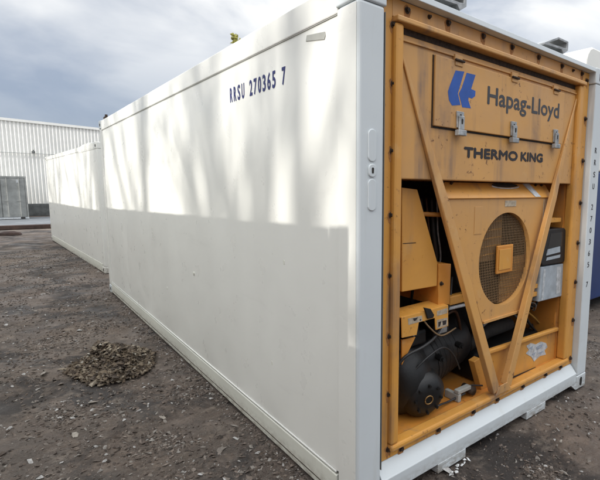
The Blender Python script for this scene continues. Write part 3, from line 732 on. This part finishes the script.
for (q, m_, r_) in (([(528,312),(536,320),(545,330),(552,336)], 'yellow', 0.008), ([(553,306),(549,312),(545,322),(547,334)], 'yellow', 0.012), ([(515,335),(527,333),(538,336),(552,330)], 'deep', 0.008),
                    ([(532,300),(529,318),(538,334),(543,340)], 'rubber', 0.011), ([(548,300),(541,308),(533,325),(520,338)], 'rubber', 0.012), ([(556,306),(556,314),(549,326),(540,331)], 'deep', 0.006), ([(520,318),(530,325),(541,326),(556,318)], 'wire', 0.005)):
    yy = 0.24+rr_.random()*0.12
    pts = [Vector((at(u, v, yy)[0], yy+rr_.uniform(-0.03, 0.03), at(u, v, yy)[1])) for u, v in q]
    # smooth the run
    fine = []
    for i in range(len(pts)-1):
        for s_ in range(6):
            t = s_/6
            p_1 = pts[max(i-1, 0)]; p0 = pts[i]; p1 = pts[i+1]; p2 = pts[min(i+2, len(pts)-1)]
            fine.append(0.5*((2*p0)+(p1-p_1)*t+(2*p_1-5*p0+4*p1-p2)*t*t+(3*p0-p_1-3*p1+p2)*t**3))
    b = MB(); b.tube(fine, r_, 7); build('cable', b, M[m_], main, smooth=True)
b = MB(); b.tube([(1.33, 0.3, 0.70), (1.5, 0.32, 0.74), (1.62, 0.34, 0.73)], 0.045, 12); build('receiver_tank', b, M['greybox'], main, smooth=True)
b = MB(); b.box(1.22, 2.06, 0.24, 0.56, 0.295, 0.50); build('dark_clutter', b, M['black'], main, bevel=0.02)  # black block added as clutter to darken the void behind the housing
b = MB(); b.tube([(1.20, 0.30, 0.56), (1.45, 0.32, 0.60), (1.80, 0.36, 0.58)], 0.05, 12); build('filter_drier', b, M['void'], main, smooth=True)
# brackets on the header
def roof_bracket(x0, x1, zb):
    b = MB()
    w = 0.13
    P = [(x0, zb), (x0+0.72*(x1-x0), zb+0.012), (x0+0.80*(x1-x0), zb-0.012), (x1, zb+0.022), (x1, zb+0.082), (x0+0.55*(x1-x0), zb+0.082), (x0, zb+0.012)]
    Q = [(x0+0.05, zb+0.018), (x0+0.70*(x1-x0), zb+0.028), (x0+0.80*(x1-x0), zb+0.028), (x1-0.022, zb+0.034), (x1-0.022, zb+0.068), (x0+0.57*(x1-x0), zb+0.068), (x0+0.055, zb+0.022)]
    n = len(P); y0, y1 = 0.005, w
    vs = [(p[0], y0, p[1]) for p in P]+[(p[0], y0, p[1]) for p in Q]+[(p[0], y1, p[1]) for p in P]+[(p[0], y1, p[1]) for p in Q]
    fs = []
    for i in range(n):
        j = (i+1) % n
        fs += [(i, j, n+j, n+i), (2*n+i, 3*n+i, 3*n+j, 2*n+j), (i, 2*n+i, 2*n+j, j), (n+i, n+j, 3*n+j, 3*n+i)]
    b.add(vs, fs)
    return build('roof_bracket', b, M['galv'], main, bevel=0.003)
roof_bracket(0.455, 0.725, 2.602); roof_bracket(1.525, 1.835, 2.602)

# ================================================================ other containers
def plain_container(label, group, loc, rz, L, Hc, Wc, mat, name='shipping_container', cat='shipping container', full=True, wavy=False):
    root = empty(name, loc, rz, label=label, cat=cat, group=group)
    b = MB()
    if wavy:
        # corrugated steel skin on both long sides
        for xs, sg in ((0.0, 1), (Wc, -1)):
            pts = []; y = 0.17
            while y < L-0.17:
                pts += [(xs+sg*0.006, y), (xs+sg*0.006, y+0.07), (xs+sg*0.04, y+0.14), (xs+sg*0.04, y+0.21)]; y += 0.28
            pts = [p for p in pts if p[1] < L-0.16]+[(xs+sg*0.006, L-0.16)]
            vs = [(p[0], p[1], 0.16) for p in pts]+[(p[0], p[1], Hc-0.1) for p in pts]; n = len(pts)
            b.add(vs, [(i, i+1, n+i+1, n+i) for i in range(n-1)])
        build('side_panel', b, mat, root)
    else:
        ny = 40; nz2 = 12
        for xs, sg in ((0.008, 1), (Wc-0.008, -1)):
            vs = []; fs = []
            for j in range(nz2+1):
                for i in range(ny+1):
                    y = 0.155+(L-0.31)*i/ny; z = 0.16+(Hc-0.26)*j/nz2; e = min(i, ny-i, j, nz2-j)
                    d = 0 if e == 0 else 0.003*math.sin(y*4.3+z)+0.002*math.sin(y*9+2*z)
                    vs.append((xs+sg*d, y, z))
            for j in range(nz2):
                for i in range(ny):
                    a = j*(ny+1)+i; fs.append((a, a+1, a+ny+2, a+ny+1))
            b.add(vs, fs)
        build('side_panel', b, mat, root, smooth=True)
    b = MB(); b.box(0.06, Wc-0.06, 0.06, L-0.06, Hc-0.06, Hc-0.03); build('roof', b, mat, root)
    b = MB(); b.box(0.16, Wc-0.16, 0.03, 0.06, 0.14, Hc-0.12); build('end_panel', b, mat, root)
    b = MB(); b.box(0.16, Wc-0.16, L-0.06, L-0.03, 0.14, Hc-0.12); build('end_panel', b, mat, root)
    for xs in ((0, 0.06), (Wc-0.06, Wc)):
        b = MB(); b.box(*xs, 0.18, L-0.18, 0.01, 0.158); build('bottom_rail', b, M['rail'], root)
        b = MB(); b.box(*xs, 0.18, L-0.18, Hc-0.098, Hc-0.008); build('top_rail', b, mat, root, bevel=0.004)
    for y0 in ((0.0, 0.06), (L-0.06, L)):
        b = MB(); b.box(0.163, Wc-0.163, y0[0]+0.001, y0[1]-0.001, 0.012, 0.138); build('sill', b, mat, root)
        b = MB(); b.box(0.163, Wc-0.163, y0[0]+0.001, y0[1]-0.001, Hc-0.118, Hc-0.008); build('header', b, mat, root)
    for (x0, y0, sx, sy) in ((0, 0, 1, 1), (Wc, 0, -1, 1), (0, L, 1, -1), (Wc, L, -1, -1)):
        b = MB(); xa, xb = sorted((x0, x0+sx*0.15)); ya, yb = sorted((y0, y0+sy*0.15)); b.box(xa, xb, ya, yb, 0.119, Hc-0.119); build('corner_post', b, mat, root, bevel=0.012, seg=3)
        for top in (0, 1):
            b = MB(); casting(b, x0-0.004*sx, y0-0.004*sy, Hc if top else 0, sx, sy, top); co = build('corner_casting', b, mat, root, bevel=0.01)
            zc = Hc-0.062 if top else 0.06; h = MB()
            h.prism(oval(x0+sx*0.085, zc, 0.045, 0.07), *sorted((y0-0.0055*sy, y0+sy*0.03)), 'y'); build('casting_hole', h, M['void'], co); h = MB()
            h.prism(oval(y0+sy*0.09, zc, 0.075, 0.05), *sorted((x0-0.0055*sx, x0+sx*0.03)), 'x')
            build('casting_hole', h, M['void'], co)
    return root
c2 = plain_container('white container lined up behind the far end of the nearest one, rounded corner showing', None, (0.195, 8.05, 0.0), R(2.35), 6.8, 2.42, 2.438, M['white'])
b = MB(); b.prism([(0.0, 2.30)]+[(0.9-0.9*math.cos(a*math.pi/12), 2.36+0.085*math.sin(a*math.pi/12)) for a in range(13)]+[(1.80, 2.30)], 0.002, 0.03, 'x'); build('corner_guard', b, M['white'], c2, bevel=0.006)
M['greycont'] = simple('weathered_grey_paint', (0.27, 0.275, 0.26), 0.6, 0, 0.25, 3, 0.2, 30)

# small grey container far away, its doors towards us
gc = empty('shipping_container', (-2.0, 25.0, 0), 0, label='small weathered grey container with closed doors in front of the ribbed warehouse', cat='shipping container')
b = MB(); b.box(-0.05, 1.80, 0.05, 4.0, 0.12, 1.90); build('body', b, M['greycont'], gc)
b = MB(); b.box(-0.12, 1.86, 0.0, 0.12, 0.03, 0.115); build('sill', b, M['paper'], gc)
b = MB(); b.box(-0.12, 1.86, 0.0, 0.12, 1.902, 1.97); build('header', b, M['greycont'], gc)
for x in (-0.12, 1.80):
    b = MB(); b.box(x, x+0.055, 0.0, 0.12, 0.117, 1.90); build('corner_post', b, M['greycont'], gc)
for x0 in (-0.06, 0.96):
    b = MB(); x1 = x0+(0.99 if x0 < 0 else 0.83)
    b.box(x0, x1, 0.012, 0.049, 0.125, 1.895); dr = build('door', b, M['greycont'], gc, bevel=0.005)
    for xx in (x0+0.2, x1-0.2):
        c_ = MB(); c_.tube([(xx, -0.005, 0.13), (xx, -0.005, 1.89)], 0.014, 8); build('lock_rod', c_, M['greycont'], dr)
        c_ = MB(); c_.box(xx-0.12, xx+0.02, -0.03, -0.02, 0.85, 0.89); build('handle', c_, M['greycont'], dr)
b = MB(); b.box(1.50, 1.60, 0.004, 0.0115, 1.68, 1.82); build('label_plate', b, M['paper'], gc)
b = MB(); b.box(1.56, 1.72, -0.004, 0.0, 0.04, 0.11); build('fork_pocket', b, M['void'], gc)

# the containers in the next row, left of the walkway (they throw the shade on the long side)
XO = -2.62-2.438
M['bluegrey'] = simple('off_white_paint', (0.62, 0.61, 0.55), 0.55, 0, 0.2, 3)
TH = R(3.3)
def row_pos(t): return (-2.50-math.sin(TH)*t-2.438*math.cos(TH), math.cos(TH)*t-2.438*math.sin(TH)+0.0, 0)
o1 = plain_container('off white corrugated container across the walkway, first of its row', 'containers of the row opposite', row_pos(-0.14), TH, 6.058, 2.591, 2.438, M['bluegrey'], wavy=True)
for t_, lb in ((5.921, 'second'), (11.982, 'third')):
    c_ = copy_tree(o1); c_.location = row_pos(t_); c_['label'] = 'off white corrugated container across the walkway, %s of its row' % lb
plain_container('added rust red half height container, unseen, shading the lower near post', None, (XO+0.02, -6.215, 0), 0, 6.058, 2.06, 2.438, simple('rust_red_paint', (0.20, 0.06, 0.04), 0.6, 0, 0.25, 3), wavy=True)  # unseen low container, added to shade the foot of the near post

# box trailer behind at right
tr = empty('box_trailer', (4.17, 1.0, 0), 0, label='tall box trailer, white above and blue below, behind the right post of the nearest container', cat='trailer')
b = MB(); Ht = 3.38
b.prism([(0, 1.90), (0, Ht-0.16), (0.03, Ht-0.09), (0.08, Ht-0.03), (0.15, Ht), (2.23, Ht), (2.36, Ht-0.08), (2.45, Ht-0.2), (2.5, Ht-0.34), (2.5, 1.90)], 0.0, 7.0, 'y'); build('upper_body', b, M['white'], tr, bevel=0.02)
M['trblue'] = simple('blue_body_paint', (0.012, 0.035, 0.13), 0.35, 0, 0.15, 2)
b = MB(); b.prism([(0, 1.897), (0, 0.35), (0.04, 0.24), (0.12, 0.17), (2.38, 0.17), (2.46, 0.24), (2.5, 0.35), (2.5, 1.897)], 0.003, 6.997, 'y'); build('lower_body', b, M['trblue'], tr, bevel=0.02)
for (xx, yy) in ((0.3, 1.0), (2.2, 1.0), (0.3, 5.5), (2.2, 5.5)):
    b = MB(); b.tube([(xx-0.12, yy, 0.20), (xx+0.12, yy, 0.20)], 0.20, 24); build('wheel', b, M['rubber'], tr)

# ================================================================ ground, road, kerb
from mathutils import noise as mn
def gz(x, y):
    v = mn.fractal(Vector((x*1.3, y*1.3, 0.3)), 1.0, 2.1, 6)*0.022+mn.fractal(Vector((x*9, y*9, 2.3)), 0.9, 2.1, 3)*0.005
    return max(-0.035, min(0.006, v-0.008))
xs = [-150, -90, -50, -25, -12, -7, -5]+[-3.6+0.05*k for k in range(77)]+[0.30+0.07*k for k in range(90)]+[7, 9, 13, 20, 35, 60, 100, 150]
ys = [-60, -30, -15, -8, -5]+[-3.0+0.05*k for k in range(190)]+[6.6+0.12*k for k in range(100)]+[19, 21, 24, 28, 35, 60, 110, 190, 300]
b = MB(); vs = []
for y in ys:
    for x in xs:
        far = x < -3.5 or x > 6.5 or y < -2.9 or y > 18.4
        vs.append((x, y, -0.004 if far else gz(x, y)))
nx = len(xs)
b.add(vs, [(j_*nx+i_, j_*nx+i_+1, (j_+1)*nx+i_+1, (j_+1)*nx+i_) for j_ in range(len(ys)-1) for i_ in range(nx-1)])
tag(build('ground', b, M['ground'], smooth=True), kind='structure')
def asphalt():
    m, t, p = mat_new('grey_asphalt')
    c = ramp(t, noise(t, 1.5, 7, 0.65), [(0.35, (0.10, 0.11, 0.12)), (0.65, (0.17, 0.18, 0.19))])
    lk(t, c, p.inputs['Base Color']); p.inputs['Roughness'].default_value = 0.7
    bump(t, p, noise(t, 60, 5), 0.5, 0.01); return m
b = MB(); b.box(-40, 60, 20.6, 26.6, 0.001, 0.006); tag(build('road', b, asphalt()), kind='structure')
bl = MB(); bl.box(-9, 9, -0.13, 0.13, 0.0, 0.15)
M['sleeper'] = simple('dark_tarred_timber', (0.045, 0.026, 0.020), 0.85, 0, 0.4, 6, 0.5, 20)
kb = build('timber_beam', bl, M['sleeper'], bevel=0.02); kb.location = (0, 19.35, 0.0); kb.rotation_euler = (0, 0, R(-4)); tag(kb, 'long dark timber beam lying along the edge of the grey road', 'timber beam')
bl = MB(); bl.loft([[Vector((0.33*s_*math.cos(a*math.pi/5), 0.16*s_*math.sin(a*math.pi/5), z)) for a in range(10)] for s_, z in ((1, 0.0), (0.85, 0.07), (0.4, 0.12))])
lb = build('stone_block', bl, M['sleeper']); lb.location = (-1.0, 17.2, 0); tag(lb, 'dark lump of rubble lying before the timber beam', 'stone')

# ================================================================ warehouse
M['sheet'] = simple('white_profiled_sheet', (0.88, 0.87, 0.82), 0.42, 0, 0.04, 2)
M['plinth'] = simple('stained_concrete', (0.13, 0.135, 0.13), 0.85, 0, 0.35, 4, 0.4, 15)
wh = empty('warehouse', (0, 30, 0), 0, label='long warehouse clad in white ribbed sheet beyond the yard', cat='building')
b = MB(); pts = []; x = -9.0; i = 0
while x < 14:
    pts += [(x, 29.30), (x+0.03, 29.30), (x+0.095, 29.235), (x+0.125, 29.235)]; x += 0.16
n = len(pts)
def roofz(x): return 4.93-0.03*x
b.add([(p[0], p[1], 0.3) for p in pts]+[(p[0], p[1], roofz(p[0])) for p in pts], [(i, i+1, n+i+1, n+i) for i in range(n-1)])
for p in [build('cladding', b, M['sheet'], wh)]: p.location = (0, -30, 0)
def wpart(name, mb, mat, **k):
    o = build(name, mb, mat, wh, **k); o.location = (0, -30, 0); return o
b = MB(); b.prism([(-9, roofz(-9)-0.08), (14, roofz(14)-0.08), (14, roofz(14)+0.05), (-9, roofz(-9)+0.05)], 29.20, 29.36, 'y'); wpart('eaves_trim', b, M['sheet'])
b = MB(); b.prism([(-9, 0.3), (14, 0.3), (14, roofz(14)-0.1), (-9, roofz(-9)-0.1)], 29.37, 45, 'y'); wpart('building_body', b, M['sheet'])
b = MB(); b.box(-9, 14, 29.22, 29.36, 0.0, 0.298); wpart('plinth', b, M['plinth'])
b = MB(); b.tube([(-9, 29.2, 3.24), (1.6, 29.2, 3.24)], 0.013, 6); wpart('cable_run', b, M['galv'])
lm = MB(); lm.box(0.36, 0.50, 28.95, 29.19, 3.26, 3.36); lm.box(0.40, 0.46, 29.0, 29.19, 3.36, 3.42); wpart('wall_lamp', lm, M['plinth'], bevel=0.01)
# low dark concrete wall with rubbish on top, beside the grey container
lw = MB(); lw.box(-0.10, 6.0, 27.6, 27.85, 0.0, 0.62)
lwo = build('low_wall', lw, M['plinth'], bevel=0.01); tag(lwo, 'low dark concrete wall between the grey container and the white ones', 'wall')
# ================================================================ gravel, heap, stones, scraps
def chip(mb, x, y, z, s, flat=0.45):
    a = rnd.random()*6.28; c, d = math.cos(a), math.sin(a)
    sx, sy, sz = s*rnd.uniform(0.6, 1.4), s*rnd.uniform(0.5, 1.0), s*flat*rnd.uniform(0.5, 1.2)
    tx, ty = rnd.uniform(-0.7, 0.7), rnd.uniform(-0.7, 0.7)
    vs = []
    for (p, q, r_) in ((1, 0.1, 0), (0.35, 0.9, 0.1), (-0.6, 0.7, 0), (-1, -0.2, 0.1), (-0.3, -0.9, 0), (0.6, -0.75, 0.1), (0.1, 0.1, 1), (0, 0, -0.8)):
        f_ = rnd.uniform(0.35, 1.35); p *= sx*f_; q *= sy*f_; r_ = r_*sz+(p*tx+q*ty)*0.6
        vs.append((x+p*c-q*d, y+p*d+q*c, z+r_))
    fs = []
    for i in range(6):
        j = (i+1) % 6; fs += [(i, j, 6), (j, i, 7)]
    mb.add(vs, fs)
g = MB()
def inside_boxes(x, y): return (0 <= x <= W and 0 <= y <= LEN and not (y < 0.3))
for k in range(52000):
    if k % 4 != 0:
        y = -0.3+13*(rnd.random()**1.9); x = rnd.uniform(-1.7, -0.01+0.02)
        if y > 6.4: x = rnd.uniform(-1.5, 0.2)
    else:
        x = 0.2+7*(rnd.random()**1.5); y = rnd.uniform(-1.5, 0.25) if x < 2.5 else rnd.uniform(-1.5, 3.0)
    if inside_boxes(x, y): continue
    dens = math.sin(x*5.1+2*math.sin(y*2.3))+math.sin(y*3.7+1.7*math.sin(x*4.1))+0.6*math.sin(x*13+y*11)
    if dens < rnd.uniform(-2.4, 1.4): continue
    s = 0.003+0.019*rnd.random()**3.0
    if rnd.random() < 0.012: s *= rnd.uniform(1.6, 2.6)
    chip(g, x, y, gz(x, y)+s*0.12, s, rnd.choice((0.3, 0.5, 0.8)))
# crumbs gathered along the foot of the container
for (px, py, pr_, nn_) in ((-0.55, 1.35, 0.28, 700), (-0.2, 2.0, 0.22, 500), (-1.0, 2.2, 0.3, 500), (-0.95, 4.2, 0.5, 500), (-0.35, 4.4, 0.3, 400), (1.1, -0.35, 0.3, 600), (2.2, -0.5, 0.35, 700), (3.3, 0.2, 0.5, 700), (-0.7, 0.9, 0.25, 500)):
    for k in range(nn_):
        a = rnd.random()*6.283; r_ = abs(rnd.gauss(0, 0.55))*pr_; x = px+r_*math.cos(a); y = py+r_*math.sin(a)
        if inside_boxes(x, y): continue
        s_ = 0.003+0.014*rnd.random()**2
        chip(g, x, y, gz(x, y)+s_*0.15, s_, 0.6)
for k in range(1400):
    y = 0.2+6.1*rnd.random()**1.3; x = -abs(rnd.gauss(0, 0.05))
    chip(g, x, y, gz(x, y)+0.003, 0.004+0.012*rnd.random()**2)
gv = build('gravel', g, M['chips']); tag(gv, kind='stuff', label='loose chips and grit strewn over the muddy yard', cat='gravel')
hp = MB(); hx, hy = -0.53, 2.98
for k in range(5200):
    a = rnd.random()*6.283; r_ = rnd.random()**0.62
    ex, ey = 0.31*(1+0.12*math.sin(3*a)), 0.41*(1+0.12*math.sin(2*a+1))
    x = hx+ex*r_*math.cos(a); y = hy+ey*r_*math.sin(a)
    if r_ > 0.75: x = hx+(x-hx)*(1+abs(rnd.gauss(0, 0.08))); y = hy+(y-hy)*(1+abs(rnd.gauss(0, 0.08)))
    hh = 0.26*max(0, 1-r_**1.25)*(0.8+0.35*math.sin(x*17)*math.sin(y*13))
    chip(hp, x, y, hh*rnd.uniform(0.8, 1.12)+0.004, 0.007+0.024*rnd.random()**2.2, 0.7)
core = [[Vector((hx+0.36*s_*math.cos(a*math.pi/12)*(1+0.08*math.sin(a*2.1)), hy+0.46*s_*math.sin(a*math.pi/12), z)) for a in range(24)] for s_, z in ((0.8, 0.001), (0.55, 0.04), (0.35, 0.08), (0.12, 0.12))]
hp.loft(core)
tag(build('debris_heap', hp, M['heap']), 'low heap of broken olive brown flakes and rubble beside the long white side', 'debris heap')
for (x, y, s, lb) in ((-1.03, 3.18, 0.055, 'pale flat stone left of the debris heap'), (-0.45, 1.72, 0.035, 'pale stone between the debris heap and the bottom edge of the picture'),
                      (-0.80, 2.30, 0.04, 'flat grey stone just in front of the debris heap'), (2.05, -0.42, 0.035, 'pale stone on the mud in front of the orange end'),
                      (1.45, -0.30, 0.028, 'small white stone near the sill between its two pocket blocks'), (-0.95, 1.85, 0.03, 'small white stone at the lower left of the yard')):
    q = MB(); chip(q, 0, 0, s*0.2, s, 0.4)
    o = build('stone', q, simple('pale_stone', (0.30, 0.27, 0.23), 0.85, 0, 0.3, 30), bevel=0.004); o.location = (x, y, 0); tag(o, lb, 'stone')
q = MB()
for k in range(9):
    t = k/8; chip(q, 0.20*t, 0.035*t+0.01*math.sin(k*2), 0.006, 0.017, 0.6)
o = build('paint_scrap', q, simple('white_flakes', (0.6, 0.61, 0.60), 0.7)); o.location = (0.635, -0.055, 0.0); tag(o, 'ragged white scrap lying on the ground under the left pocket block', 'scrap')
# soft puddle-dark depressions are in the ground material; clods give it relief
# little plant clump on the roof edge
q = MB()
for k in range(26):
    a = rnd.random()*6.28; chip(q, 0.018*math.cos(a)*rnd.random(), 0.03*math.sin(a)*rnd.random(), 0.012+0.05*rnd.random(), 0.014, 1.0)
o = build('moss_clump', q, simple('yellow_green_moss', (0.22, 0.21, 0.05), 0.9)); o.location = (0.025, 1.385, 2.583); tag(o, 'larger yellow green moss clump on the roof edge above the container number', 'moss')
q = MB()
for k in range(8):
    chip(q, 0, rnd.uniform(-0.01, 0.01), 0.006+0.015*rnd.random(), 0.007, 1.0)
o = build('moss_clump', q, simple('yellow_green_moss', (0.22, 0.21, 0.05), 0.9)); o.location = (0.025, 1.30, 2.583); tag(o, 'tiny moss clump just right of the larger one on the roof edge', 'moss')
q = MB(); q.box(-0.03, 0.03, -0.05, 0.05, 0, 0.05); q.box(-0.015, 0.015, -0.02, 0.02, 0.05, 0.085)
o = build('roof_lug', q, M['rust'], main); o.location = (0.06, LEN-0.25, 2.584)

# ================================================================ bare trees beyond the opposite row (their branches dapple the sunlit side)
M['leaf'] = simple('dry_leaves', (0.09, 0.07, 0.03), 0.7, 0, 0.3, 3)
M['bark'] = simple('grey_bark', (0.10, 0.08, 0.06), 0.9, 0, 0.3, 8, 0.5, 12)
def tree(loc, h, seed, label):
    rt = random.Random(seed)
    root = empty('bare_tree', loc, rt.random()*6, label=label, cat='tree', group='bare trees beyond the opposite row')
    tk = MB(); br = MB()
    def grow(p, d, L_, r_, lvl, mb):
        pts = [p]; rad = [r_]; n = 5
        for i in range(n):
            d = (d+Vector((rt.gauss(0, .10), rt.gauss(0, .10), 0.05))).normalized()
            p = p+d*(L_/n); pts.append(p); rad.append(r_*(1-0.62*(i+1)/n))
        mb.tube(pts, rad, 7)
        if lvl < 4:
            for k in range(6 if lvl == 0 else 4):
                i = rt.randint(2, n) if lvl else rt.randint(1, n)
                a = rt.random()*6.283; sp = rt.uniform(0.35, 0.7)
                side_ = Vector((math.cos(a), math.sin(a), 0.1))
                dd = (d*(1-sp)+side_*sp+Vector((0, 0, 0.35))).normalized()
                grow(pts[i], dd, L_*rt.uniform(0.45, 0.65), rad[i]*0.72, lvl+1, br)
    grow(Vector((0, 0, 0)), Vector((0, 0, 1)), h*0.62, h*0.022, 0, tk)
    tips = [Vector(v) for v in br.v[::7]]
    lf = MB()
    for q in range(45):
        c = rt.choice(tips)
        if c.z < h*0.5: continue
        rad_ = rt.uniform(0.15, 0.5)
        for w_ in range(rt.randint(8, 26)):
            p = c+Vector((rt.gauss(0, rad_), rt.gauss(0, rad_), rt.gauss(0, rad_*0.7)))
            a_ = Vector((rt.gauss(0, 1), rt.gauss(0, 1), rt.gauss(0, 1))).normalized(); b_ = a_.cross(Vector((rt.gauss(0, 1), rt.gauss(0, 1), 1))).normalized(); s_ = rt.uniform(0.05, 0.11)
            lf.add([p-a_*s_, p+b_*s_*0.6, p+a_*s_, p-b_*s_*0.6], [(0, 1, 2, 3)])
    build('leaves', lf, M['leaf'], root)
    build('trunk', tk, M['bark'], root, smooth=True); build('crown', br, M['bark'], root, smooth=True)
for k, (x, y, h) in enumerate(((-27, -3.4, 19), (-26.0, 0.2, 19.5), (-28, 3.0, 20), (-27, 6.8, 19.5), (-29, 11, 20.5), (-28.0, -1.5, 20))):
    tree((x, y, 0), h, 20+k, 'tall sparse winter tree beyond the container row opposite')
